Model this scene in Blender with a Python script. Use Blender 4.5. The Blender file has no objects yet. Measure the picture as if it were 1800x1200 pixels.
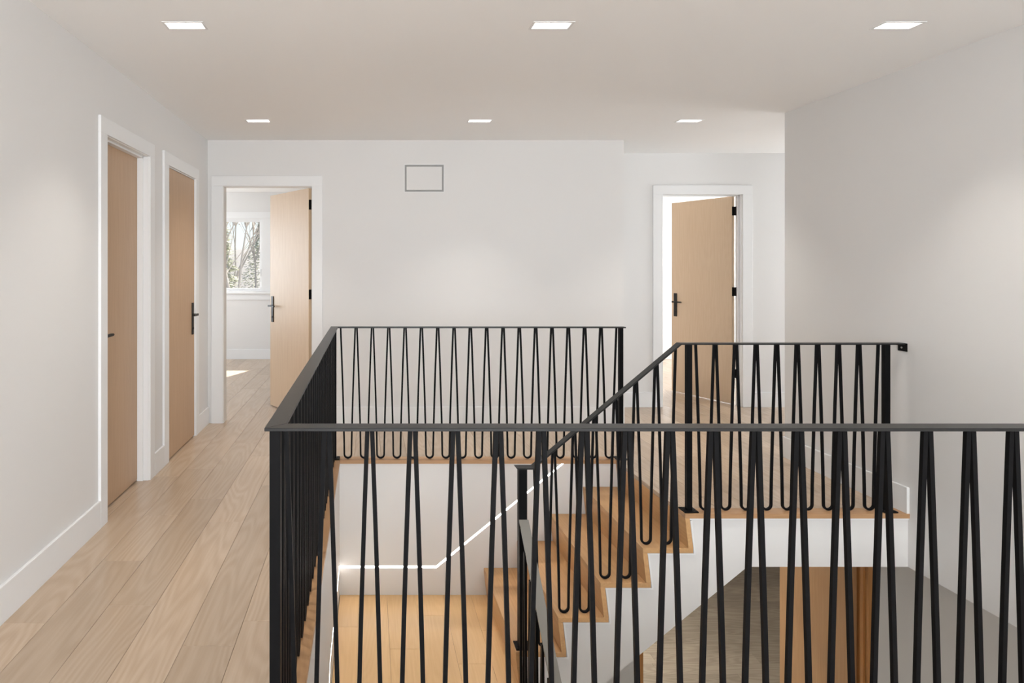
import bpy, bmesh, math, random
from mathutils import Vector, Matrix

scene = bpy.context.scene
C = scene.collection
random.seed(7)

# ------------------------------------------------------------------ camera, world, lights, exposure
cam_d = bpy.data.cameras.new("camera")
cam_d.sensor_width = 36.0
cam_d.lens = 1135 / 1800 * 36.0
cam_d.shift_x = 250 / 1800
cam_d.shift_y = -131 / 1800
cam_d.clip_end = 300
cam = bpy.data.objects.new("camera", cam_d)
cam.location = (0, 0, 1.554)
cam.rotation_euler = (math.pi / 2, 0, 0)
C.objects.link(cam)
scene.camera = cam

world = bpy.data.worlds.new("world")
scene.world = world
world.use_nodes = True
wn = world.node_tree
wn.nodes.clear()
w_out = wn.nodes.new("ShaderNodeOutputWorld")
w_bg = wn.nodes.new("ShaderNodeBackground")
w_sky = wn.nodes.new("ShaderNodeTexSky")
w_sky.sky_type = 'HOSEK_WILKIE'
w_sky.turbidity = 5.0
w_sky.ground_albedo = 0.7
w_sky.sun_direction = (0.28, 0.69, 0.67)
wn.links.new(w_sky.outputs[0], w_bg.inputs[0])
w_bg.inputs[1].default_value = 3.0
wn.links.new(w_bg.outputs[0], w_out.inputs[0])

sun_d = bpy.data.lights.new("sun", 'SUN')
sun_d.energy = 17.0
sun_d.angle = 0.009
sun_d.color = (1.0, 0.95, 0.88)
sun = bpy.data.objects.new("sun", sun_d)
ce = math.cos(math.radians(42))
sun.rotation_euler = Vector((-0.372 * ce, -0.928 * ce, -math.sin(math.radians(42)))).to_track_quat('-Z', 'Y').to_euler()
sun.location = (8, 25, 20)
C.objects.link(sun)

def area_light(name, loc, direction, sx, sy, power, color, spread=180):
    d = bpy.data.lights.new(name, 'AREA')
    d.shape = 'RECTANGLE'
    d.size, d.size_y = sx, sy
    d.energy = power
    d.color = color
    d.spread = math.radians(spread)
    o = bpy.data.objects.new(name, d)
    o.location = loc
    o.rotation_euler = Vector(direction).to_track_quat('-Z', 'Y').to_euler()
    C.objects.link(o)
    return o

DAY = (0.90, 0.95, 1.0)
WARM = (1.0, 0.945, 0.88)
# daylight standing just outside the windows that the photograph does not show
area_light("daylight_front_window", (0.95, -3.52, 1.45), (0, 1, 0), 3.7, 2.1, 350, DAY)
area_light("added_daylight_corridor", (7.14, 6.23, 1.5), (-1, 0, 0), 1.3, 1.7, 70, DAY)  # unseen window, added to brighten the recess
area_light("added_daylight_bedroom", (-4.34, 8.8, 1.6), (1, 0, 0), 2.2, 1.6, 112, DAY)  # unseen side window, added to brighten the bedroom
area_light("added_daylight_study", (7.14, 9.2, 1.6), (-1, 0, 0), 2.2, 1.6, 190, DAY)  # unseen window, added to brighten the room behind the right door
area_light("added_daylight_lower", (1.7, -3.52, -1.7), (0, 1, 0), 2.8, 1.8, 80, (1.0, 0.93, 0.84))  # unseen window below, added to light the white stair side

scene.view_settings.view_transform = 'Standard'
scene.view_settings.look = 'None'
scene.view_settings.gamma = 1.0
scene.view_settings.use_curve_mapping = False
scene.view_settings.exposure = 0.15

# ------------------------------------------------------------------ helpers
def lin(r, g, b):
    f = lambda c: (c / 255 / 12.92) if c / 255 <= 0.04045 else ((c / 255 + 0.055) / 1.055) ** 2.4
    return (f(r), f(g), f(b), 1.0)

def base_mat(name, color, rough=0.5, metal=0.0, spec=0.5):
    m = bpy.data.materials.new(name)
    m.use_nodes = True
    b = m.node_tree.nodes["Principled BSDF"]
    b.inputs["Base Color"].default_value = color
    b.inputs["Roughness"].default_value = rough
    b.inputs["Metallic"].default_value = metal
    b.inputs["Specular IOR Level"].default_value = spec
    return m

def paint(name, color, rough, bump=0.02, scale=220, spec=0.5):
    m = base_mat(name, color, rough, spec=spec)
    nt = m.node_tree
    b = nt.nodes["Principled BSDF"]
    tc = nt.nodes.new("ShaderNodeTexCoord")
    n = nt.nodes.new("ShaderNodeTexNoise")
    n.inputs["Scale"].default_value = scale
    nt.links.new(tc.outputs["Object"], n.inputs["Vector"])
    bp = nt.nodes.new("ShaderNodeBump")
    bp.inputs["Strength"].default_value = bump
    bp.inputs["Distance"].default_value = 0.002
    nt.links.new(n.outputs[0], bp.inputs["Height"])
    nt.links.new(bp.outputs[0], b.inputs["Normal"])
    return m

def wood(name, light, dark, axis=1, rough=0.42, contour=0.5, fine=0.6, rand=0.14, spec=0.5):
    """oak: fine pores stretched along `axis`, cathedral contours, a tone of its own for each board"""
    m = base_mat(name, light, rough, spec=spec)
    nt = m.node_tree
    L = nt.links
    b = nt.nodes["Principled BSDF"]
    tc = nt.nodes.new("ShaderNodeTexCoord")
    oi = nt.nodes.new("ShaderNodeObjectInfo")
    mul = nt.nodes.new("ShaderNodeMath"); mul.operation = 'MULTIPLY'; mul.inputs[1].default_value = 57.0
    L.new(oi.outputs["Random"], mul.inputs[0])
    add = nt.nodes.new("ShaderNodeVectorMath"); add.operation = 'ADD'
    L.new(tc.outputs["Object"], add.inputs[0])
    L.new(mul.outputs[0], add.inputs[1])
    def stretched(k):
        mp = nt.nodes.new("ShaderNodeMapping")
        s = [1.0, 1.0, 1.0]; s[axis] = k
        mp.inputs["Scale"].default_value = s
        L.new(add.outputs[0], mp.inputs["Vector"])
        return mp.outputs[0]
    n1 = nt.nodes.new("ShaderNodeTexNoise")
    n1.inputs["Scale"].default_value = 95; n1.inputs["Detail"].default_value = 3
    L.new(stretched(0.03), n1.inputs["Vector"])
    n2 = nt.nodes.new("ShaderNodeTexNoise")
    n2.inputs["Scale"].default_value = 4.2; n2.inputs["Detail"].default_value = 1.5
    L.new(stretched(0.13), n2.inputs["Vector"])
    k = nt.nodes.new("ShaderNodeMath"); k.operation = 'MULTIPLY'; k.inputs[1].default_value = 120.0
    L.new(n2.outputs[0], k.inputs[0])
    sn = nt.nodes.new("ShaderNodeMath"); sn.operation = 'SINE'
    L.new(k.outputs[0], sn.inputs[0])
    half = nt.nodes.new("ShaderNodeMath"); half.operation = 'MULTIPLY_ADD'
    half.inputs[1].default_value = 0.5 * contour; half.inputs[2].default_value = 0.5 * contour
    L.new(sn.outputs[0], half.inputs[0])
    fm = nt.nodes.new("ShaderNodeMath"); fm.operation = 'MULTIPLY_ADD'
    fm.inputs[1].default_value = fine
    L.new(n1.outputs[0], fm.inputs[0])
    L.new(half.outputs[0], fm.inputs[2])
    n3 = nt.nodes.new("ShaderNodeTexNoise")
    n3.inputs["Scale"].default_value = 1.6; n3.inputs["Detail"].default_value = 2
    L.new(stretched(0.5), n3.inputs["Vector"])
    f2 = nt.nodes.new("ShaderNodeMath"); f2.operation = 'MULTIPLY_ADD'; f2.inputs[1].default_value = 0.35
    L.new(n3.outputs[0], f2.inputs[0]); L.new(fm.outputs[0], f2.inputs[2])
    mix = nt.nodes.new("ShaderNodeMix"); mix.data_type = 'RGBA'
    mix.inputs[6].default_value = light
    mix.inputs[7].default_value = dark
    L.new(f2.outputs[0], mix.inputs[0])
    mr = nt.nodes.new("ShaderNodeMapRange")
    mr.inputs["To Min"].default_value = 1 - rand; mr.inputs["To Max"].default_value = 1 + rand
    L.new(oi.outputs["Random"], mr.inputs["Value"])
    hsv = nt.nodes.new("ShaderNodeHueSaturation")
    L.new(mr.outputs[0], hsv.inputs["Value"])
    L.new(mix.outputs[2], hsv.inputs["Color"])
    L.new(hsv.outputs[0], b.inputs["Base Color"])
    bp = nt.nodes.new("ShaderNodeBump"); bp.inputs["Strength"].default_value = 0.06
    bp.inputs["Distance"].default_value = 0.001
    L.new(n1.outputs[0], bp.inputs["Height"])
    L.new(bp.outputs[0], b.inputs["Normal"])
    return m

def emit(name, color, strength):
    m = bpy.data.materials.new(name); m.use_nodes = True
    nt = m.node_tree; nt.nodes.clear()
    o = nt.nodes.new("ShaderNodeOutputMaterial"); e = nt.nodes.new("ShaderNodeEmission")
    e.inputs[0].default_value = color; e.inputs[1].default_value = strength
    nt.links.new(e.outputs[0], o.inputs[0])
    return m

def glass_mat(name):
    m = bpy.data.materials.new(name); m.use_nodes = True
    nt = m.node_tree; nt.nodes.clear()
    o = nt.nodes.new("ShaderNodeOutputMaterial"); mx = nt.nodes.new("ShaderNodeMixShader")
    t = nt.nodes.new("ShaderNodeBsdfTransparent"); g = nt.nodes.new("ShaderNodeBsdfGlossy")
    g.inputs["Roughness"].default_value = 0.02
    mx.inputs[0].default_value = 0.05
    nt.links.new(t.outputs[0], mx.inputs[1]); nt.links.new(g.outputs[0], mx.inputs[2])
    nt.links.new(mx.outputs[0], o.inputs[0])
    return m

M = {}
M['wall'] = paint('wall_paint', (0.735, 0.722, 0.706, 1), 0.6, 0.03)
M['ceil'] = paint('ceiling_paint', (0.93, 0.925, 0.915, 1), 0.8, 0.03)
M['trim'] = paint('trim_paint', (0.80, 0.798, 0.793, 1), 0.38, 0.01)
M['floor'] = wood('oak_floor', lin(199, 178, 156), lin(171, 148, 124), 1, 0.25, contour=0.24, fine=0.5, rand=0.11)
M['stair'] = wood('oak_stair', lin(216, 174, 124), lin(182, 138, 92), 1, 0.40, contour=0.15, rand=0.08)
M['nosing'] = wood('oak_nosing_shaded', lin(194, 154, 114), lin(162, 122, 84), 1, 0.40, contour=0.15, rand=0.05)  # darkened oak: the shade of the unlit edges is put into the colour
M['lower'] = wood('oak_lower_floor', lin(176, 164, 146), lin(146, 134, 118), 1, 0.42)
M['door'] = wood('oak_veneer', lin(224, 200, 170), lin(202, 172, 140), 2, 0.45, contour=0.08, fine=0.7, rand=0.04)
M['doorshut'] = wood('oak_veneer_shaded', lin(196, 166, 136), lin(172, 140, 110), 2, 0.45, contour=0.08, fine=0.7, rand=0.04)  # door oak darkened: shade on the closed doors put into the colour
M['land'] = wood('oak_landing_lit', lin(236, 200, 150), lin(212, 170, 118), 1, 0.38, contour=0.12, rand=0.05)  # brightened oak: stairwell light on the landing put into the colour
M['doorlow'] = wood('oak_veneer_warm', lin(204, 166, 124), lin(174, 132, 90), 2, 0.45, contour=0.08, fine=0.7, rand=0.04)
M['jamblow'] = wood('oak_jamb', lin(206, 152, 94), lin(170, 116, 64), 2, 0.4, contour=0.05)
M['black'] = paint('black_steel', (0.0045, 0.0045, 0.005, 1), 0.48, 0.02, 400, 0.08)
M['cap'] = paint('black_steel_cap', (0.010, 0.010, 0.010, 1), 0.34, 0.02, 400, 0.3)
M['capgrey'] = paint('grey_steel_cap', (0.17, 0.16, 0.14, 1), 0.4, 0.02, 400)  # paler grey than the other handrail caps
M['hardware'] = base_mat('black_hardware', (0.012, 0.011, 0.010, 1), 0.36, spec=0.2)
M['grey'] = base_mat('vent_grey', (0.36, 0.35, 0.335, 1), 0.5)
M['lens'] = emit('downlight_lens', (1.0, 0.95, 0.88, 1), 7.0)
M['led'] = emit('led_diffuser', (1.0, 0.94, 0.87, 1), 16.0)
M['glass'] = glass_mat('window_glass')
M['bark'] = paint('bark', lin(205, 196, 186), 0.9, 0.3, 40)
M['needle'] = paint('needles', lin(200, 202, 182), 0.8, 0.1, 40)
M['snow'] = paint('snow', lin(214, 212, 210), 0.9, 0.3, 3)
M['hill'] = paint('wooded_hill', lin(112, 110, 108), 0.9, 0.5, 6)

WL = {}                                       # world location of empties

class MB:
    def __init__(self): self.v = []; self.f = []
    def box(self, x0, x1, y0, y1, z0, z1):
        n = len(self.v)
        for z in (z0, z1):
            for (x, y) in ((x0, y0), (x1, y0), (x1, y1), (x0, y1)):
                self.v.append((x, y, z))
        self.f += [(n, n + 3, n + 2, n + 1), (n + 4, n + 5, n + 6, n + 7), (n, n + 1, n + 5, n + 4),
                   (n + 1, n + 2, n + 6, n + 5), (n + 2, n + 3, n + 7, n + 6), (n + 3, n, n + 4, n + 7)]
        return self
    def board(self, x0, x1, y0, y1, z0, z1, c=0.0009):
        """a box whose top edges are chamfered"""
        n = len(self.v)
        for (z, i) in ((z0, 0), (z1 - c, 0), (z1, c)):
            for (x, y) in ((x0 + i, y0 + i), (x1 - i, y0 + i), (x1 - i, y1 - i), (x0 + i, y1 - i)):
                self.v.append((x, y, z))
        self.f.append((n, n + 3, n + 2, n + 1))
        for k in (0, 4):
            for j in range(4):
                a, b = n + k + j, n + k + (j + 1) % 4
                self.f.append((a, b, b + 4, a + 4))
        self.f.append((n + 8, n + 9, n + 10, n + 11))
        return self
    def prism(self, pts, axis, a, b):
        """polygon pts (2D) extruded along axis from a to b. axis 'y': pts are (x,z); 'x': (y,z); 'z': (x,y)"""
        n = len(self.v); k = len(pts)
        for t in (a, b):
            for (p, q) in pts:
                self.v.append({'y': (p, t, q), 'x': (t, p, q), 'z': (p, q, t)}[axis])
        self.f.append(tuple(range(n, n + k)))
        self.f.append(tuple(range(n + 2 * k - 1, n + k - 1, -1)))
        for j in range(k):
            a_, b_ = n + j, n + (j + 1) % k
            self.f.append((b_, a_, a_ + k, b_ + k))
        return self
    def cyl(self, p0, p1, r0, r1=None, n=10):
        r1 = r0 if r1 is None else r1
        p0, p1 = Vector(p0), Vector(p1)
        d = (p1 - p0).normalized()
        u = d.orthogonal().normalized(); w = d.cross(u)
        s = len(self.v)
        for (p, r) in ((p0, r0), (p1, r1)):
            for j in range(n):
                a = 2 * math.pi * j / n
                self.v.append(tuple(p + u * (r * math.cos(a)) + w * (r * math.sin(a))))
        for j in range(n):
            a, b = s + j, s + (j + 1) % n
            self.f.append((a, b, b + n, a + n))
        self.f.append(tuple(range(s + n - 1, s - 1, -1)))
        self.f.append(tuple(range(s + n, s + 2 * n)))
        return self
    def sweep(self, path, normals, b, hw, hb):
        """rectangular section along a path; normals lie in the path's plane, b is the plane's normal"""
        s = len(self.v); b = Vector(b)
        for p, nn in zip(path, normals):
            p = Vector(p); nn = Vector(nn)
            for (i, j) in ((-1, -1), (1, -1), (1, 1), (-1, 1)):
                self.v.append(tuple(p + nn * (hw * i) + b * (hb * j)))
        for k in range(len(path) - 1):
            for j in range(4):
                a = s + 4 * k + j; c = s + 4 * k + (j + 1) % 4
                self.f.append((a, c, c + 4, a + 4))
        self.f.append((s + 3, s + 2, s + 1, s))
        e = s + 4 * (len(path) - 1)
        self.f.append((e, e + 1, e + 2, e + 3))
        return self
    def mesh(self, name, mat, off=(0, 0, 0), smooth=False):
        me = bpy.data.meshes.new(name)
        o = Vector(off)
        me.from_pydata([tuple(Vector(v) - o) for v in self.v], [], self.f)
        bm = bmesh.new(); bm.from_mesh(me)
        bmesh.ops.recalc_face_normals(bm, faces=bm.faces[:])
        bm.to_mesh(me); bm.free()
        me.materials.append(M[mat])
        if smooth:
            for p in me.polygons: p.use_smooth = True
        return me

def wl(o):
    return WL.get(o.name, Vector((0, 0, 0))) if o else Vector((0, 0, 0))

def tag(o, label=None, cat=None, group=None, kind=None):
    if label: o["label"] = label
    if cat: o["category"] = cat
    if group: o["group"] = group
    if kind: o["kind"] = kind
    return o

def empty(name, loc, label=None, cat=None, group=None, kind=None):
    o = bpy.data.objects.new(name, None)
    o.empty_display_size = 0.1
    o.location = loc
    C.objects.link(o)
    WL[o.name] = Vector(loc)
    return tag(o, label, cat, group, kind)

def build(name, mb, mat, parent=None, smooth=False, bevel=0.0):
    """mb holds world coordinates; the object sits at its parent's origin"""
    off = wl(parent)
    o = bpy.data.objects.new(name, mb.mesh(name, mat, off, smooth))
    C.objects.link(o)
    o.parent = parent
    WL[o.name] = off
    if bevel:
        md = o.modifiers.new("bevel", 'BEVEL'); md.width = bevel; md.segments = 2; md.limit_method = 'ANGLE'
    return o

def place(name, me, parent, loc, rotz=0.0, rot=None):
    """me in local coordinates, loc relative to parent"""
    o = bpy.data.objects.new(name, me)
    C.objects.link(o)
    o.parent = parent
    o.location = loc
    o.rotation_euler = rot if rot else (0, 0, rotz)
    return o

def struct(name, mb, mat, label, cat, **k):
    o = build(name, mb, mat, None, **k)
    return tag(o, label, cat, kind="structure")

def cells(mb, us, vs, holes, fn):
    """boxes of a slab cut into a grid, leaving out those inside a hole"""
    us = sorted(set(us + [h[0] for h in holes] + [h[1] for h in holes]))
    vs = sorted(set(vs + [h[2] for h in holes] + [h[3] for h in holes]))
    for i in range(len(us) - 1):
        for j in range(len(vs) - 1):
            uc, vc = (us[i] + us[i + 1]) / 2, (vs[j] + vs[j + 1]) / 2
            if any(h[0] < uc < h[1] and h[2] < vc < h[3] for h in holes): continue
            fn(mb, us[i], us[i + 1], vs[j], vs[j + 1])
    return mb

# ------------------------------------------------------------------ dimensions
CEIL = 2.816
XL, YB, XR = -1.615, 6.43, 3.40               # hall: left wall, back wall, right wall
YC = 5.29                                     # end of right wall
YR = 7.17                                     # wall of the recess on the right
EX0, EX1, EY0, EY1, EYL = -0.239, 1.985, 2.018, 5.194, 4.064   # edges of the stairwell
ZL = -0.34                                    # underside of the storey
RISE, RUN = 0.2178, 0.2663
ZLAND = -5 * RISE
ZLOW = ZLAND - 9 * RISE
HEAD = 2.355
X0, X1, Y0, Y1 = -4.2, 7.0, -3.4, 10.9        # inside of the house shell

# ------------------------------------------------------------------ shell and partitions
LIGHTS = [(x, y) for y in (3.375, 5.58) for x in (-0.965, 0.95, 2.76)]
LW, LD = 0.19, 0.085
holes = [(x - LW / 2, x + LW / 2, y - LD / 2, y + LD / 2) for x, y in LIGHTS]
mb = cells(MB(), [X0 - .3, X1 + .3], [Y0 - .3, Y1 + .3], holes,
           lambda m, a, b, c, d: m.box(a, b, c, d, CEIL, CEIL + 0.06))
mb.box(X0 - .3, X1 + .3, Y0 - .3, Y1 + .3, CEIL + 0.15, CEIL + 0.3)
struct('ceiling', mb, 'ceil', 'smooth off-white ceiling with six recessed lights', 'ceiling')

LOWL = [(2.75, 6.6), (5.2, 3.4), (2.3, 8.4)]  # unseen lamps added to light the storey below
lh = [(x - LW / 2, x + LW / 2, y - LD / 2, y + LD / 2) for x, y in LOWL]
lh += [(EX0 - .006, EX1 + .034, EY0 - .01, EY1 + .016), (EX1 + .034, XR + .02, EY0 - .01, EYL + .016)]
mb = cells(MB(), [X0, X1], [Y0, Y1], lh, lambda m, a, b, c, d: m.box(a, b, c, d, ZL, -0.029))
struct('ceiling_lower', mb, 'wall', 'white storey edge between landing floor and rooms below', 'ceiling')

# outer shell with its windows
W1 = (-3.05, -1.21, 1.15, 2.37)               # bedroom window, seen through the open door
W2 = (2.75, 4.35, 0.9, 2.37)  # unseen window, added so that sun brightens its room
mb = cells(MB(), [X0 - .25, X1 + .25], [ZLOW - .2, CEIL + .2], [W1, W2],
           lambda m, a, b, c, d: m.box(a, b, Y1, Y1 + 0.2, c, d))
struct('wall_far', mb, 'wall', 'white bedroom outer wall holding the window behind the left open door', 'wall')
mb = cells(MB(), [X0 - .25, X1 + .25], [ZLOW - .2, CEIL + .2], [(-0.95, 2.85, .35, 2.5), (0.3, 3.1, -2.6, -.8)],
           lambda m, a, b, c, d: m.box(a, b, Y0 - 0.1, Y0, c, d))
struct('wall_front', mb, 'wall', 'white wall behind the viewer with wide window', 'wall')
mb = cells(MB(), [Y0, Y1], [ZLOW - .2, CEIL + .2], [(7.7, 9.9, .8, 2.4)],
           lambda m, a, b, c, d: m.box(X0 - 0.1, X0, a, b, c, d))
struct('wall_outer_left', mb, 'wall', 'white outer wall left of the bedroom', 'wall')
mb = cells(MB(), [Y0, Y1], [ZLOW - .2, CEIL + .2],
           [(8.1, 10.3, .8, 2.4), (5.58, 6.88, .65, 2.35)],
           lambda m, a, b, c, d: m.box(X1, X1 + 0.1, a, b, c, d))
struct('wall_outer_right', mb, 'wall', 'white outer wall at the end of the right corridor', 'wall')

def wall_y(name, x0, x1, y0, y1, z0, z1, hs, label):
    m = cells(MB(), [y0, y1], [z0, z1], hs, lambda m, a, b, c, d: m.box(x0, x1, a, b, c, d))
    return struct(name, m, 'wall', label, 'wall')

def wall_x(name, x0, x1, y0, y1, z0, z1, hs, label):
    m = cells(MB(), [x0, x1], [z0, z1], hs, lambda m, a, b, c, d: m.box(a, b, y0, y1, c, d))
    return struct(name, m, 'wall', label, 'wall')

D1 = (3.94, 4.70)
D2 = (5.155, 5.935)
D3 = (-1.455, -0.579)
D4 = (3.25, 4.13)
J = 0.02
wall_y('wall_left', XL - .12, XL, Y0, YB + .12, 0, CEIL,
       [(D1[0] - J, D1[1] + J, -1, HEAD + J), (D2[0] - J, D2[1] + J, -1, HEAD + J)],
       'white left hallway wall with two closed oak doors')
wall_x('wall_back', XL, 2.53, YB, YB + .12, 0, CEIL,
       [(D3[0] - J, D3[1] + J, -1, HEAD + J), (0.342, 0.742, 2.296, 2.576)],
       'white back wall with an air vent and the left open door')
wall_y('wall_back_return', 2.41, 2.53, YB + .12, Y1, 0, CEIL, [], 'white wall between the bedroom and the recess')
wall_x('wall_recess', 2.53, X1, YR, YR + .12, 0, CEIL, [(D4[0] - J, D4[1] + J, -1, HEAD + J)],
       'white recess wall around the right open door')
wall_y('wall_right', XR, XR + .15, Y0, YC, ZL, CEIL, [], 'plain white right wall beside the stair landing')
wall_x('wall_corridor', XR + .15, X1, YC - .15, YC, 0, CEIL, [], 'white corridor wall behind the right wall')

# lower storey
wall_y('wall_stairwell_left', EX0 - .12, EX0 - .006, EY0 - .01, EY1 + .016, ZLOW, ZL, [],
       'white stairwell wall below the left railing')
LO = (2.205, 4.02, -0.72)                      # opening with oak jambs downstairs
wall_x('wall_stairwell_back', EX0 - .12, X1, EY1 + .016, EY1 + .136, ZLOW, ZL,
       [(LO[0] - .047, LO[1] + .035, ZLOW - 1, LO[2] + .035)],
       'white stairwell wall with the slanting light line')

# ------------------------------------------------------------------ floors, board by board
def plank(parent, x0, x1, y0, y1, z1, mat, t=0.028, name='plank', along='y'):
    w, l = x1 - x0, y1 - y0
    g = 0.0006
    m = MB()
    if along == 'y':
        m.board(-w / 2 + g, w / 2 - g, -l / 2 + g, l / 2 - g, -t, 0)
        rz = 0
    else:
        m.board(-l / 2 + g, l / 2 - g, -w / 2 + g, w / 2 - g, -t, 0)
        rz = -math.pi / 2
    c = Vector(((x0 + x1) / 2, (y0 + y1) / 2, z1)) - wl(parent)
    return place(name, m.mesh(name, mat), parent, c, rz)

floor = empty('floor', (0, 0, 0), 'pale oak plank floor of the upper hallway and landing', 'floor', kind='structure')
NB = 0.10                                     # width of the nosing boards at the stairwell
PW = 0.215
JOINTS = {-2: [1.35, 3.23, 5.15, 6.9], -1: [0.9, 2.82, 4.797, 6.6], 0: [1.75, 3.415, 4.045, 4.98, 6.75], 1: [1.2, 2.966, 4.33, 5.7, 7.4],
          2: [2.1, 3.94, 5.3, 6.45], 3: [1.1, 2.65, 4.6, 6.1], 4: [0.8, 1.6]}
def column(xa, xb, ya, yb, key=None):
    js = [j for j in JOINTS.get(key, [])]
    if not js: js = [ya + random.uniform(-1.2, 0.2)]
    y = min(js)
    while y > ya:
        y -= random.uniform(1.1, 1.9); js.append(y)
    y = max(js)
    while y < yb:
        y += random.uniform(1.0, 1.9); js.append(y)
    js = sorted(js)
    for a, b in zip(js, js[1:]):
        a, b = max(a, ya), min(b, yb)
        if b - a > 0.02: plank(floor, xa, xb, a, b, 0, 'floor')

k = -14
while -1.2 + PW * (k - 1) < X1:
    xa = -1.2 + PW * (k - 1); xb = xa + PW
    k += 1
    key = k - 1
    # a column of boards is cut where a region of the storey begins or ends
    regs = [(X0, EX0 - NB, Y0, Y1), (EX0 - NB, XR, Y0, EY0 - NB), (EX0 - NB, EX1, EY1 + NB, Y1),
            (EX1, XR, EYL + NB, Y1), (XR, X1, YC, Y1), (XR + .15, X1, Y0, YC - .15)]
    for (ra, rb, ya, yb) in regs:
        a, b = max(xa, ra), min(xb, rb)
        if b - a < 0.012: continue
        if b < XL - .05 and yb > 0:
            ya2 = max(ya, YB)
            column(a, b, ya2, yb, None)
        else:
            column(a, b, ya, yb, key if ra == X0 else None)
def nosing(x0, x1, y0, y1, along):
    plank(floor, x0, x1, y0, y1, 0, 'nosing', 0.029, 'nosing', along)
nosing(EX0 - NB, EX0, EY0 - NB, EY1 + NB, 'y')
nosing(EX0, XR, EY0 - NB, EY0, 'x')
nosing(EX0, EX1 - 0.0, EY1, EY1 + NB, 'x')
nosing(EX1, XR, EYL, EYL + NB, 'x')

landing = empty('floor_landing', (0, 0, ZLAND), 'warm-lit oak half landing below the slanting light line', 'floor', kind='structure')
for (xa, xb, js) in ((EX0 - .003, -0.087, (4.08, 4.745, EY1 + .014)), (-0.087, 0.138, (4.08, EY1 + .014)),
                     (0.138, 0.363, (4.08, 4.47, EY1 + .014)), (0.363, 0.588, (4.08, 4.9, EY1 + .014)),
                     (0.588, 0.813, (4.08, 4.3, EY1 + .014)), (0.813, 0.948, (4.08, 4.7, EY1 + .014))):
    for a, b in zip(js, js[1:]): plank(landing, xa, xb, a, b, ZLAND, 'land')
build('slab', MB().box(EX0 - .003, 0.948, 4.085, EY1 + .014, ZLAND - .2, ZLAND - .028), 'wall', landing)

flow = empty('floor_lower', (0, 0, ZLOW), 'greyish oak floor of the storey below, seen under the stairs', 'floor', kind='structure')
build('slab', MB().box(X0, X1, Y0, Y1, ZLOW - .2, ZLOW - .02), 'wall', flow)
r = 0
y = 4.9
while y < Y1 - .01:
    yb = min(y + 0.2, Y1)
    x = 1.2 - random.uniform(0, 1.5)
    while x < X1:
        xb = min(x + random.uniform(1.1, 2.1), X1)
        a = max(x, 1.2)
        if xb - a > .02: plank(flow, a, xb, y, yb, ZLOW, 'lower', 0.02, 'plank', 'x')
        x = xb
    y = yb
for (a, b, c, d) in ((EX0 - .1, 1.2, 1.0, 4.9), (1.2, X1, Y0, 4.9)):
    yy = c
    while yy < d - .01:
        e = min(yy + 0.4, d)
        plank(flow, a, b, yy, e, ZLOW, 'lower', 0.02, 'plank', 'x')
        yy = e

# ------------------------------------------------------------------ baseboards
BH, BT = 0.165, 0.017
def bb(name, label, segs):
    m = MB()
    for s in segs: m.board(*s, 0.0, BH, 0.003)
    return struct(name, m, 'trim', label, 'baseboard')
CW = 0.10                                     # casing width
bb('baseboard_left', 'white baseboard along the left hallway wall',
   [(XL, XL + BT, Y0, 3.84), (XL, XL + BT, D1[1] + .105, 5.03), (XL, XL + BT, D2[1] + .115, YB)])
bb('baseboard_back', 'white baseboard along the back wall behind the railing', [(D3[1] + .11, 2.53, YB - BT, YB)])
bb('baseboard_recess', 'white baseboard on both sides of the right open door',
   [(2.53, D4[0] - .105, YR - BT, YR), (D4[1] + .105, X1, YR - BT, YR)])
bb('baseboard_right', 'white baseboard along the right wall ending at the stair edge', [(XR - BT, XR, EYL + .004, YC + BT), (XR - BT, XR + 1.5, YC, YC + BT)])
bb('baseboard_bedroom', 'white baseboard below the bedroom window', [(X0, 2.41, Y1 - BT, Y1)])

# ------------------------------------------------------------------ doors
def lever_set(parent, w, side, t):
    """long back plate, spindle and lever on one face of a leaf (local coordinates)"""
    px = w - 0.062
    s = side
    yo = lambda a: s * (t / 2 + a)
    m = MB(); y0, y1 = sorted((yo(0), yo(0.009)))
    m.box(px - .022, px + .022, y0, y1, 0.942, 1.228)
    place('handle_plate', m.mesh('handle_plate', 'hardware'), parent, (0, 0, 0))
    m = MB()
    m.cyl((px, yo(.006), 1.122), (px, yo(.05), 1.122), 0.0095, n=12)
    a, b = sorted((yo(.040), yo(.056)))
    m.prism([(px + .011, 1.112), (px + .011, 1.132), (px - .115, 1.130), (px - .128, 1.124), (px - .128, 1.120), (px - .115, 1.114)], 'y', a, b)
    place('lever', m.mesh('lever', 'hardware'), parent, (0, 0, 0))
    m = MB()
    m.cyl((px, yo(.008), 0.998), (px, yo(.014), 0.998), 0.011, n=12)
    place('lock_cylinder', m.mesh('lock_cylinder', 'hardware'), parent, (0, 0, 0))

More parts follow.
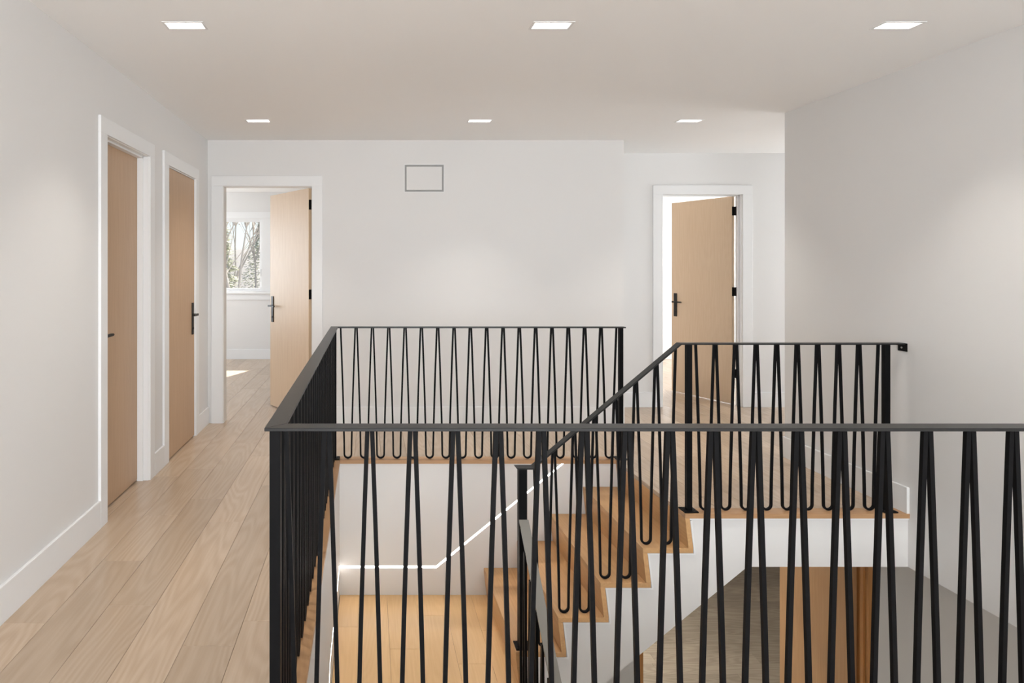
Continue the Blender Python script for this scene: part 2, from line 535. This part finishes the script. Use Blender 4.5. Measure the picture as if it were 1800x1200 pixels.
def door(n, label, origin, ang, w, casing, jamb, hinge_edge=True, hinge_side=-1, t=0.04, mat='door', root=(0, 0, 0)):
    d = empty('door_%d' % n, root, label, 'door', kind='structure')
    for c in casing: build('casing', c, 'trim', d, bevel=0.002)
    for c in jamb: build('jamb', c, 'trim', d)
    m = MB().box(0.003, w, -t / 2, t / 2, 0.010, HEAD - .004)
    leaf = place('leaf', m.mesh('leaf', mat), d, Vector(origin) - Vector(root), ang)
    md = leaf.modifiers.new("bevel", 'BEVEL'); md.width = 0.0015; md.segments = 1
    for s in (-1, 1): lever_set(leaf, w, s, t)
    for hz in (0.30, 1.225, 2.135):
        h = MB()
        ys = hinge_side * t / 2
        h.cyl((0.0, ys + hinge_side * .005, hz), (0.0, ys + hinge_side * .005, hz + .1), 0.007, n=10)
        if hinge_edge: h.box(0.0005, 0.0033, -t / 2 + .002, t / 2 - .002, hz, hz + .1)
        place('hinge', h.mesh('hinge', 'hardware'), leaf, (0, 0, 0))
    return d

def casing_y(x, s, a, b, z, cw0=CW, cw1=CW, th=0.018):
    """casing boards for an opening in a wall that runs along y; s: side the room lies on"""
    xa, xb = sorted((x, x + s * th))
    return [MB().box(xa, xb, a - cw0, a, 0, z), MB().box(xa, xb, b, b + cw1, 0, z), MB().box(xa, xb, a - cw0, b + cw1, z, z + CW)]

def casing_x(y, s, a, b, z, cw0=CW, cw1=CW, th=0.018):
    ya, yb = sorted((y, y + s * th))
    return [MB().box(a - cw0, a, ya, yb, 0, z), MB().box(b, b + cw1, ya, yb, 0, z), MB().box(a - cw0, b + cw1, ya, yb, z, z + CW)]

def jamb_y(x0, x1, a, b, z, stop=None):
    out = [MB().box(x0, x1, a - J, a, 0, z), MB().box(x0, x1, b, b + J, 0, z), MB().box(x0, x1, a - J, b + J, z, z + J)]
    if stop is not None:
        s0, s1 = stop
        out += [MB().box(s0, s1, a, a + .012, 0, z), MB().box(s0, s1, b - .012, b, 0, z), MB().box(s0, s1, a, b, z - .012, z)]
    return out

def jamb_x(y0, y1, a, b, z, stop=None):
    out = [MB().box(a - J, a, y0, y1, 0, z), MB().box(b, b + J, y0, y1, 0, z), MB().box(a - J, b + J, y0, y1, z, z + J)]
    if stop is not None:
        s0, s1 = stop
        out += [MB().box(a, a + .012, s0, s1, 0, z), MB().box(b - .012, b, s0, s1, 0, z), MB().box(a, b, s0, s1, z - .012, z)]
    return out

# door 1: leaf set deep in the left wall, hinged at its far side
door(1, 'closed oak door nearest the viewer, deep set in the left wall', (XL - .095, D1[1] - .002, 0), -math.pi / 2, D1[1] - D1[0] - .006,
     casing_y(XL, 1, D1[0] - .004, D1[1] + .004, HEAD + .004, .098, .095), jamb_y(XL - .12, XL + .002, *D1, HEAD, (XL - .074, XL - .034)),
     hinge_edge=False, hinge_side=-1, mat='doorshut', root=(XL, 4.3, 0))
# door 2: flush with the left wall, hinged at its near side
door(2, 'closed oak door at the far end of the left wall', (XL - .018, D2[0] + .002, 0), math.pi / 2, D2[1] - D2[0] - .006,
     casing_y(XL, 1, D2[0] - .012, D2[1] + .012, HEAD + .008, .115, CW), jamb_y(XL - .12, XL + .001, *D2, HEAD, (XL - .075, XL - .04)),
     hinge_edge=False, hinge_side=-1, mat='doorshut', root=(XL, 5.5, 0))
# doors 3 and 4 stand open into the rooms behind
def open_door(n, label, pivot, a, b, w, casing, jamb, root):
    yh = Vector((-b, -a, 0))
    o = Vector(pivot) + yh * 0.02
    d = door(n, label, o, math.atan2(b, -a), w, casing, jamb, True, -1, root=root)
    for hz in (0.30, 1.225, 2.135):            # the hinge leaves let into the jamb
        build('hinge_plate', MB().box(root[0] - .0022, root[0] + .002, pivot[1] - .045, pivot[1] - .004, hz, hz + .1), 'hardware', d)
    return d
open_door(3, 'oak door standing open in front of the bedroom window', (D3[1] - .006, YB + .128, 0), 0.575, 0.818, 0.868,
          casing_x(YB, -1, D3[0] - .004, D3[1] + .004, HEAD + .004, .115, .105), jamb_x(YB - .001, YB + .12, *D3, HEAD),
          (D3[1], YB + .06, 0))
open_door(4, 'oak door standing open in the recess on the right', (D4[1] - .006, YR + .128, 0), 0.367, 0.930, 0.85,
          casing_x(YR, -1, D4[0] - .004, D4[1] + .004, HEAD + .004, .105, .105), jamb_x(YR - .001, YR + .12, *D4, HEAD, (YR + .045, YR + .08)),
          (D4[1], YR + .06, 0))

# downstairs opening with oak jambs and an open leaf
d5 = empty('door_5', (LO[1], EY1 + .07, ZLOW), 'brown oak door standing open downstairs, below the landing', 'door', kind='structure')
ya, yb = EY1 + .012, EY1 + .14
for m_ in (MB().box(LO[0] - .047, LO[0], ya, yb, ZLOW, LO[2]), MB().box(LO[1], LO[1] + .035, ya, yb, ZLOW, LO[2]),
           MB().box(LO[0] - .047, LO[1] + .035, ya, yb, LO[2], LO[2] + .035)):
    build('jamb', m_, 'jamblow', d5)
build('leaf', MB().box(LO[1] - .050, LO[1] - .004, EY1 + .13, EY1 + 1.06, ZLOW + .01, LO[2] - .005), 'doorlow', d5, bevel=0.002)
build('door_stop', MB().box(LO[1] - .014, LO[1], EY1 + .05, EY1 + .085, ZLOW, LO[2]), 'jamblow', d5)

# ------------------------------------------------------------------ windows
def window(n, label, a, b, z0, z1, y, mull, cw=0.11):
    """window in the far wall: casing, sill, apron, mullion, sashes and panes"""
    w = empty('window_%d' % n, ((a + b) / 2, y, z0), label, 'window', kind='structure')
    th = 0.018
    build('casing', MB().box(a - cw, a, y - th, y, z0 - .02, z1 + cw), 'trim', w)
    build('casing', MB().box(b, b + cw, y - th, y, z0 - .02, z1 + cw), 'trim', w)
    build('casing', MB().box(a, b, y - th, y, z1, z1 + cw), 'trim', w)
    build('sill', MB().box(a - cw - .02, b + cw + .02, y - .05, y + .06, z0 - .05, z0 - .02), 'trim', w, bevel=0.003)
    build('apron', MB().box(a - cw, b + cw, y - th, y, z0 - .15, z0 - .05), 'trim', w)
    f = MB().box(a, a + .03, y + .02, y + .14, z0 - .02, z1).box(b - .03, b, y + .02, y + .14, z0 - .02, z1)
    f.box(a + .03, b - .03, y + .02, y + .14, z1 - .02, z1).box(a + .03, b - .03, y + .02, y + .14, z0 - .02, z0 + .01)
    build('frame', f, 'trim', w)
    edges = [a + .03]
    for (m0, m1) in mull:
        build('mullion', MB().box(m0, m1, y + .005, y + .14, z0, z1), 'trim', w)
        edges += [m0, m1]
    edges.append(b - .03)
    for i in range(0, len(edges), 2):
        c, d = edges[i], edges[i + 1]
        s = MB(); q = .035
        s.box(c, c + q, y + .04, y + .09, z0 + .01, z1 - .02).box(d - q, d, y + .04, y + .09, z0 + .01, z1 - .02)
        s.box(c + q, d - q, y + .04, y + .09, z1 - .02 - q, z1 - .02).box(c + q, d - q, y + .04, y + .09, z0 + .01, z0 + .01 + q)
        so = build('sash', s, 'trim', w)
        build('pane', MB().box(c + q, d - q, y + .062, y + .066, z0 + .01 + q, z1 - .02 - q), 'glass', so)
        build('latch', MB().box(d - .025, d - .012, y + .02, y + .04, z0 + .25, z0 + .37), 'trim', so)
    return w
window(1, 'white framed bedroom window looking out on bare trees', W1[0], W1[1], W1[2], W1[3], Y1, [(-1.83, -1.66)])
window(2, 'white framed unseen window added to the room behind the right open door', W2[0], W2[1], W2[2], W2[3], Y1, [(3.52, 3.58)])

def plain_window(n, label, axis, p, a, b, z0, z1, nm):
    """side windows: frame, mullions and panes"""
    c = (a + b) / 2
    root = (c, p, z0) if axis == 'x' else (p, c, z0)
    w = empty('window_%d' % n, root, label, 'window', kind='structure')
    def bx(a0, a1, p0, p1, c0, c1):
        return MB().box(a0, a1, p + p0, p + p1, c0, c1) if axis == 'x' else MB().box(p + p0, p + p1, a0, a1, c0, c1)
    for (a0, a1, c0, c1) in ((a, a + .05, z0, z1), (b - .05, b, z0, z1), (a + .05, b - .05, z0, z0 + .05), (a + .05, b - .05, z1 - .05, z1)):
        build('frame', bx(a0, a1, -.05, .05, c0, c1), 'trim', w)
    st = (b - a - .1) / nm
    for i in range(nm):
        x0 = a + .05 + i * st
        if i: build('mullion', bx(x0 - .025, x0 + .025, -.05, .05, z0 + .05, z1 - .05), 'trim', w)
        build('pane', bx(x0 + .026, x0 + st - .026, -.003, .003, z0 + .05, z1 - .05), 'glass', w)
plain_window(3, 'wide window behind the viewer', 'x', Y0 - .05, -0.95, 2.85, .35, 2.5, 3)
plain_window(4, 'unseen window added in the left side of the bedroom', 'y', X0 - .05, 7.7, 9.9, .8, 2.4, 2)
plain_window(5, 'unseen window added in the right side of the study', 'y', X1 + .05, 8.1, 10.3, .8, 2.4, 2)
plain_window(6, 'unseen window added at the end of the right corridor', 'y', X1 + .05, 5.58, 6.88, .65, 2.35, 1)
plain_window(7, 'unseen window added to the storey below, behind the viewer', 'x', Y0 - .05, 0.3, 3.1, -2.6, -.8, 2)

# ------------------------------------------------------------------ staircase
st = empty('staircase', (EX1, EYL, 0), 'white sided oak staircase climbing right to the landing', 'staircase')
TH = 0.029
RK = 0.022                                    # the risers lean back by this much
E = [EX1 - RUN * i for i in range(5)]         # faces of the risers
Z = [-RISE * i for i in range(6)]
YW = EY1 + .014
for i in range(1, 5):
    plank(st, E[i], E[i - 1] + TH + RK, EYL, YW, Z[i], 'stair', TH, 'tread')
for i in range(5):
    m = MB().prism([(E[i], Z[i] - TH - .0003), (E[i] + TH, Z[i] - TH - .0003), (E[i] + TH + RK, Z[i + 1] + .0003), (E[i] + RK, Z[i + 1] + .0003)], 'y', EYL, YW)
    build('riser', m, 'stair', st)
prof = []
for i in range(1, 5):
    prof += [((E[i - 1] + TH + RK) if i > 1 else EX1 + .034, Z[i] - TH), (E[i] + TH, Z[i] - TH)]
sl = RISE / RUN
xk = 2.386
prof += [(E[4] + TH, ZL - (xk - E[4] - TH) * sl), (xk, ZL), (EX1 + .034, ZL)]
build('stringer', MB().prism(prof, 'y', EYL + .016, YW), 'wall', st)
tr = MB()
g0, g1 = .004, .015                           # a shadow gap, then the bead
for i in range(5):
    zt_, zb_ = Z[i] - TH - g1, (Z[i + 1] - TH - g0 if i < 4 else Z[5] - .2)
    q = lambda z: E[i] + TH + RK * (Z[i] - TH - z) / (RISE - TH)
    tr.prism([(q(zt_) + g0, zt_), (q(zt_) + g1, zt_), (q(zb_) + g1, zb_), (q(zb_) + g0, zb_)], 'y', EYL + .006, EYL + .0165)
    if i < 4: tr.box(E[i + 1] + TH + g0, E[i] + TH + RK + g1 + .002, EYL + .006, EYL + .0165, Z[i + 1] - TH - g1, Z[i + 1] - TH - g0)
tr.box(E[0] + TH, XR, EYL + .009, EYL + .0165, -TH - .013, -TH)
build('stringer_trim', tr, 'trim', st)

low = empty('staircase', (EX0, 4.08, ZLAND), 'lower oak stair flight dropping from the half landing towards the viewer', 'staircase')
YF = 4.08
for i in range(1, 9):
    y1_ = YF - RUN * (i - 1); z = ZLAND - RISE * i
    plank(low, EX0 - .003, 0.99, y1_ - RUN, y1_, z, 'stair', TH, 'tread', 'x')
for i in range(9):
    y_ = YF - RUN * i; z = ZLAND - RISE * i
    m = MB().box(EX0 - .003, 0.99, y_ - .001, y_ + .02, z - RISE, z - TH if i else z - .03)
    build('riser', m, 'stair', low)
pr = [(YF, ZLAND - RISE - TH)]
for i in range(1, 9):
    pr += [(YF - RUN * i + .02, ZLAND - RISE * i - TH), (YF - RUN * i + .02, ZLAND - RISE * (i + 1) - TH)]
pr = pr[:-1] + [(YF - RUN * 8 + .02, ZLOW), (YF - RUN * 8 + .4, ZLOW), (YF, ZLAND - RISE - .45)]
build('stringer', MB().prism(pr, 'x', 0.935, 0.98), 'wall', low)

# line of light let into the stairwell walls
led = empty('wall_light_line', (0.537, YW, -0.865), 'thin glowing light line bending up the stairwell wall', 'wall light')
hh = 0.0075
yb_ = EY1 + .0165
k = 0.82
xe = 1.551
ze = -0.865 + k * (xe - 0.537)
hz_ = hh * math.sqrt(1 + k * k)
build('diffuser', MB().prism([(EX0 - .006, -0.865 - hh), (0.537 + hh * .37, -0.865 - hh), (xe + .016, ze - hz_ + .013), (xe + .002, ze + hz_ - .004), (0.537 - hh * .37, -0.865 + hh), (EX0 - .006, -0.865 + hh)], 'y', yb_ - .0012, yb_ + .001), 'led', led)
xw = EX0 - .006
hh = 0.0045
build('diffuser', MB().prism([(EY1 + .012, -0.865 - hh), (EY1 + .012, -0.865 + hh), (4.0, -0.88 + hh), (2.3, -0.88 - 1.7 * sl + hh), (2.3, -0.88 - 1.7 * sl - hh), (4.0, -0.88 - hh)], 'x', xw - .001, xw + .0008), 'led', led)

# ------------------------------------------------------------------ railings with hairpin balusters
BAR = 0.0135
def hairpin(half_top, zl, zr, zb, flip=False):
    """one bent bar: both upper ends under the rail, a tight U at the foot. local x along the rail"""
    r = 0.029
    pts = []
    n = 10
    ht = half_top - BAR / 2 - 0.0004
    f = lambda t: r + (ht - r) * t ** 1.3
    zu = zb + BAR / 2 + r
    for i in range(n + 1):
        t = 1 - i / n
        pts.append((-f(t), zu + (zl - zu) * t))
    for i in range(1, 10):
        a = math.pi + math.pi * i / 10
        pts.append((r * math.cos(a), zu + r * math.sin(a)))
    for i in range(n + 1):
        t = i / n
        pts.append((f(t), zu + (zr - zu) * t))
    path, nor = [], []
    for i, p in enumerate(pts):
        a = pts[max(i - 1, 0)]; b = pts[min(i + 1, len(pts) - 1)]
        d = Vector((b[0] - a[0], 0, b[1] - a[1])).normalized()
        path.append((p[0], 0, p[1])); nor.append((-d.z, 0, d.x))
    return MB().sweep(path, nor, (0, 1, 0), BAR / 2, BAR / 2)

RT, RTH, RW = 1.07, 0.010, 0.060
rail = empty('guardrail', (-0.287, 1.968, 0), 'black metal guardrail with hairpin balusters around the stairwell, nearest the viewer', 'railing')
xa, xb_, ya, yb = -0.287, XR, 1.968, 5.234
h = RW / 2
def cap(pts, z, parent, mat='cap'):
    build('handrail', MB().prism(pts, 'z', z - RTH, z), mat, parent, bevel=0.0012)
cap([(xa - h, ya - h), (xb_, ya - h), (xb_, ya + h), (xa + h, ya + h)], RT, rail)
cap([(xa - h, ya - h + .0006), (xa + h - .0006, ya + h), (xa + h, yb - h), (xa - h, yb + h)], RT, rail)
cap([(xa - h, yb + h), (xa + h, yb - h), (2.066, yb - h), (2.066, yb + h)], RT, rail)
def post(parent, x, y, z0, z1, w=0.033, plate=0.088):
    o = build('post', MB().box(x - w / 2, x + w / 2, y - w / 2, y + w / 2, z0 + .001, z1), 'black', parent, bevel=0.001)
    m = MB().box(x - plate / 2, x + plate / 2, y - plate / 2, y + plate / 2, z0 + .0005, z0 + .008)
    build('base_plate', m, 'black', o)
    for (i, j) in ((-1, -1), (1, -1), (1, 1), (-1, 1)):
        q = plate / 2 - .012
        build('bolt', MB().cyl((x + i * q, y + j * q, z0 + .008), (x + i * q, y + j * q, z0 + .011), 0.005, n=6), 'hardware', o)
    return o
post(rail, xa, ya, 0, RT - RTH)
post(rail, xa, yb, 0, RT - RTH)
post(rail, 2.033, yb, 0, RT - RTH)
zt = RT - RTH
me = hairpin(0.1306 / 2, zt, zt, 0.002).mesh('baluster', 'black')
for i in range(27):
    place('baluster', me, rail, Vector((-0.196 + .1306 * i, ya, 0)) - wl(rail))
me = hairpin(0.128 / 2, zt, zt, 0.002).mesh('baluster', 'black')
for i in range(25):
    place('baluster', me, rail, Vector((xa, 2.007 + .064 + .128 * i, 0)) - wl(rail), math.pi / 2)
me = hairpin(0.1323 / 2, zt, zt, 0.002).mesh('baluster', 'black')
for i in range(17):
    place('baluster', me, rail, Vector((-0.177 + .1323 * i, yb, 0)) - wl(rail))

# railing of the upper flight and its landing
yr = 4.12
sr = empty('stair_railing', (2.033, yr, 0), 'black metal stair railing rising from the newel post to the right wall', 'railing')
SK = 0.84
xk0 = 1.972; xk1 = xk0 - (RT - 0.283) / SK
tn = RTH * math.sqrt(1 + SK * SK)
build('handrail', MB().prism([(xk0, RT), (XR - .006, RT), (XR - .006, RT - RTH), (xk0 + .004, RT - RTH)], 'y', yr - h, yr + h), 'cap', sr)
build('handrail', MB().prism([(xk1, .283), (xk0, RT), (xk0 + .004, RT - RTH), (xk1 + .004, .283 - RTH)], 'y', yr - h, yr + h), 'cap', sr)
build('handrail', MB().prism([(0.925, .283), (xk1, .283), (xk1 + .004, .283 - RTH), (0.935, .283 - RTH)], 'y', yr - h - .01, yr + h), 'cap', sr)
post(sr, 2.034, yr, 0, RT - RTH)
post(sr, 3.293, yr, 0, RT - RTH)
post(sr, 0.975, yr + .01, Z[4], .283 - RTH, 0.052, 0.096)
br = build('wall_bracket', MB().box(XR - .006, XR - .0005, yr - h - .008, yr + h, RT - .052, RT).box(XR - .04, XR - .006, yr - h, yr + h, RT - RTH - .004, RT - RTH), 'black', sr)
build('bolt', MB().cyl((XR - .006, yr, RT - .03), (XR - .009, yr, RT - .03), 0.006, n=8), 'grey', br)
me = hairpin(0.131 / 2, zt, zt, 0.002).mesh('baluster', 'black')
for i in range(9):
    place('baluster', me, sr, Vector((2.1375 + .131 * i, yr, 0)) - wl(sr))
for i in range(7):
    xc = 1.893 - .131 * i
    step = min(j for j in range(1, 5) if E[j] <= xc)
    zz = lambda x: max(RT - SK * (xk0 - x), .283) - RTH - .004
    me = hairpin(0.131 / 2, zz(xc - .0655), zz(xc + .0655), Z[step] + .002).mesh('baluster', 'black')
    place('baluster', me, sr, Vector((xc, yr, 0)) - wl(sr))

# railing of the lower flight, dropping towards the viewer
lr = empty('stair_railing', (0.975, 4.09, Z[4]), 'grey capped stair railing dropping from the newel post towards the viewer', 'railing')
xl = 0.978
zr0 = -0.05
zline = lambda y: zr0 - sl * (4.10 - y)
build('handrail', MB().prism([(4.10, zline(4.10)), (1.99, zline(1.99)), (1.99, zline(1.99) - tn), (4.10, zline(4.10) - tn)], 'x', xl - .030, xl + .030), 'capgrey', lr)
for i in range(16):
    yc = YF - RUN / 4 - RUN / 2 * i
    step = 1 + i // 2
    zs = ZLAND - RISE * step
    me = hairpin(RUN / 4, zline(yc - RUN / 4) - tn - .002, zline(yc + RUN / 4) - tn - .002, zs + .002).mesh('baluster', 'black')
    place('baluster', me, lr, Vector((xl - .03, yc, 0)) - wl(lr), math.pi / 2)
post(lr, xl - .002, 1.99, ZLOW, zline(1.99) - tn + .004, 0.052, 0.096)

# ------------------------------------------------------------------ ceiling lights
WHERE = ['nearest the left wall, front row', 'middle of the front row', 'nearest the right wall, front row',
         'above the open bedroom door, back row', 'middle of the back row', 'rightmost of the back row']
def downlight(x, y, z, label, power, group, spread=82):
    d = empty('ceiling_light', (x, y, z), label, 'ceiling light', group)
    fr = MB(); q = 0.012; a, b = LW / 2, LD / 2
    fr.box(x - a - q, x + a + q, y - b - q, y - b, z - .003, z + .0).box(x - a - q, x + a + q, y + b, y + b + q, z - .003, z)
    fr.box(x - a - q, x - a, y - b, y + b, z - .003, z).box(x + a, x + a + q, y - b, y + b, z - .003, z)
    build('frame', fr, 'trim', d)
    hs = MB(); t = .002
    hs.box(x - a, x - a + t, y - b, y + b, z, z + .05).box(x + a - t, x + a, y - b, y + b, z, z + .05)
    hs.box(x - a + t, x + a - t, y - b, y - b + t, z, z + .05).box(x - a + t, x + a - t, y + b - t, y + b, z, z + .05)
    hs.box(x - a, x + a, y - b, y + b, z + .05, z + .053)
    build('housing', hs, 'trim', d)
    for s in (-1, 1):
        build('lens', MB().box(x + s * .047 - .042, x + s * .047 + .042, y - b + .004, y + b - .004, z + .014, z + .02), 'lens', d)
    L = area_light('downlight_beam', (0, 0, .010), (0, 0, -1), LW - .012, LD - .01, power, WARM, spread)
    L.parent = d
for (x, y), w in zip(LIGHTS, WHERE):
    downlight(x, y, CEIL, 'recessed rectangular ceiling light, ' + w, 4.6, 'recessed lights of the hallway ceiling')
for (x, y), pw, w in zip(LOWL, (22, 13, 75), ['behind the downstairs opening', 'over the hall below the right wall', 'deep in the downstairs room']):
    downlight(x, y, ZL, 'unseen recessed light added in the ceiling below, ' + w, pw, 'added lights of the storey below', 165)

# ------------------------------------------------------------------ air vent of the back wall
vt = empty('wall_vent', (0.542, YB, 2.436), 'square framed white air vent high on the back wall', 'vent')
vx0, vx1, vz0, vz1 = 0.342, 0.742, 2.296, 2.576
m = MB(); q = .006
m.box(vx0, vx0 + q, YB - .002, YB + .05, vz0, vz1).box(vx1 - q, vx1, YB - .002, YB + .05, vz0, vz1)
m.box(vx0 + q, vx1 - q, YB - .002, YB + .05, vz0, vz0 + q).box(vx0 + q, vx1 - q, YB - .002, YB + .05, vz1 - q, vz1)
build('frame', m, 'trim', vt)
build('duct_back', MB().box(vx0, vx1, YB + .016, YB + .02, vz0, vz1), 'grey', vt)
g = .024
build('panel', MB().box(vx0 + g, vx1 - g, YB - .001, YB + .012, vz0 + g, vz1 - g), 'wall', vt)

# ------------------------------------------------------------------ outdoors, seen through the bedroom window
def ground_mesh():
    m = MB(); nx, ny = 40, 30
    for j in range(ny + 1):
        for i in range(nx + 1):
            x = -45 + 90 * i / nx; y = 11.4 + 75 * j / ny
            t = max(0.0, (y - 24) / 50)
            z = -3.3 + 7.2 * min(1, t) ** 0.9 + 0.35 * math.sin(x * .31 + y * .2) * t + .25 * math.sin(x * .9) * t
            m.v.append((x, y, z))
    for j in range(ny):
        for i in range(nx):
            a = j * (nx + 1) + i
            m.f.append((a, a + 1, a + nx + 2, a + nx + 1))
    return m
struct('ground', ground_mesh(), 'hill', 'pale hillside beyond the bedroom window', 'ground', smooth=True)

def gz(y):
    return -3.25 + 7.2 * min(1, max(0.0, (y - 24) / 50)) ** 0.9

def bare_tree(x, y, h, label, seed, lean=0.0):
    rnd = random.Random(seed)
    t = empty('bare_tree', (x, y, gz(y)), label, 'tree', 'trees outside the bedroom window')
    trunk = MB(); br = MB()
    def grow(p, d, l, r, depth):
        mbx = trunk if depth == 0 else br
        q = p
        for s in range(3):
            d2 = (d + Vector((rnd.uniform(-.16, .16), rnd.uniform(-.16, .16), rnd.uniform(-.02, .12)))).normalized()
            e = q + d2 * (l / 3)
            mbx.cyl(q, e, max(.009, r * (1 - s * .18)), max(.007, r * (1 - (s + 1) * .18)), n=(3 if depth > 2 else 5) if depth else 8)
            q = e; d = d2
            if depth < 6 and s and depth:
                side = (d + Vector((rnd.uniform(-1, 1), rnd.uniform(-1, 1), rnd.uniform(-.1, .7)))).normalized()
                grow(q, side, l * rnd.uniform(.45, .65), r * .42, depth + 1)
        if depth < 5:
            for k_ in range(2 if depth > 2 else 3):
                dd = (d + Vector((rnd.uniform(-.75, .75), rnd.uniform(-.75, .75), rnd.uniform(.0, .5)))).normalized()
                grow(q, dd, l * rnd.uniform(.62, .82), r * .52, depth + 1)
    grow(Vector((x, y, gz(y) - .1)), Vector((lean, 0, 1)), h * .42, h * .0105, 0)
    build('trunk', trunk, 'bark', t)
    b = build('branches', br, 'bark', t); b["kind"] = "stuff"
bare_tree(-3.35, 17.5, 8.2, 'tall bare forked tree in the middle of the window view', 3, .03)
bare_tree(-5.5, 27.0, 8.6, 'bare tree standing behind the forked tree in the window view', 11)
bare_tree(-6.3, 35.0, 8.0, 'bare tree farthest off on the hillside in the window view', 23, -.03)

def evergreen(x, y, h, rad, label, seed):
    rnd = random.Random(seed)
    g0 = gz(y)
    t = empty('evergreen_tree', (x, y, g0), label, 'tree', 'trees outside the bedroom window')
    build('trunk', MB().cyl((x, y, g0 - .1), (x, y, g0 + h), .11, .02, 8), 'bark', t)
    fol = MB(); sn = MB()
    for i in range(2600):
        u = rnd.random() ** .8
        z = g0 + .6 + (h - .6) * u
        rr = rad * (1 - u) * rnd.uniform(.25, 1) + .05
        a = rnd.uniform(0, 2 * math.pi)
        p = Vector((x + rr * math.cos(a), y + rr * math.sin(a), z - rr * .25))
        d = Vector((math.cos(a), math.sin(a), rnd.uniform(-.5, .3))) * rnd.uniform(.12, .3)
        w = Vector((-math.sin(a), math.cos(a), rnd.uniform(-.5, .5))) * rnd.uniform(.03, .07)
        m_ = sn if rnd.random() < .3 else fol
        n = len(m_.v)
        up = Vector((0, 0, .02))
        m_.v += [tuple(p - w), tuple(p + w), tuple(p + d), tuple(p + up + d * .3)]
        m_.f += [(n, n + 1, n + 2), (n, n + 3, n + 1), (n + 1, n + 3, n + 2), (n, n + 2, n + 3)]
    f = build('foliage', fol, 'needle', t); f["kind"] = "stuff"
    s = build('snow', sn, 'snow', t); s["kind"] = "stuff"
evergreen(-5.0, 21.6, 6.4, 1.5, 'frosted evergreen tree at the left of the window view', 5)
evergreen(-7.0, 42.0, 5.0, 1.7, 'small frosted evergreen high on the hillside behind the bare trees', 6)
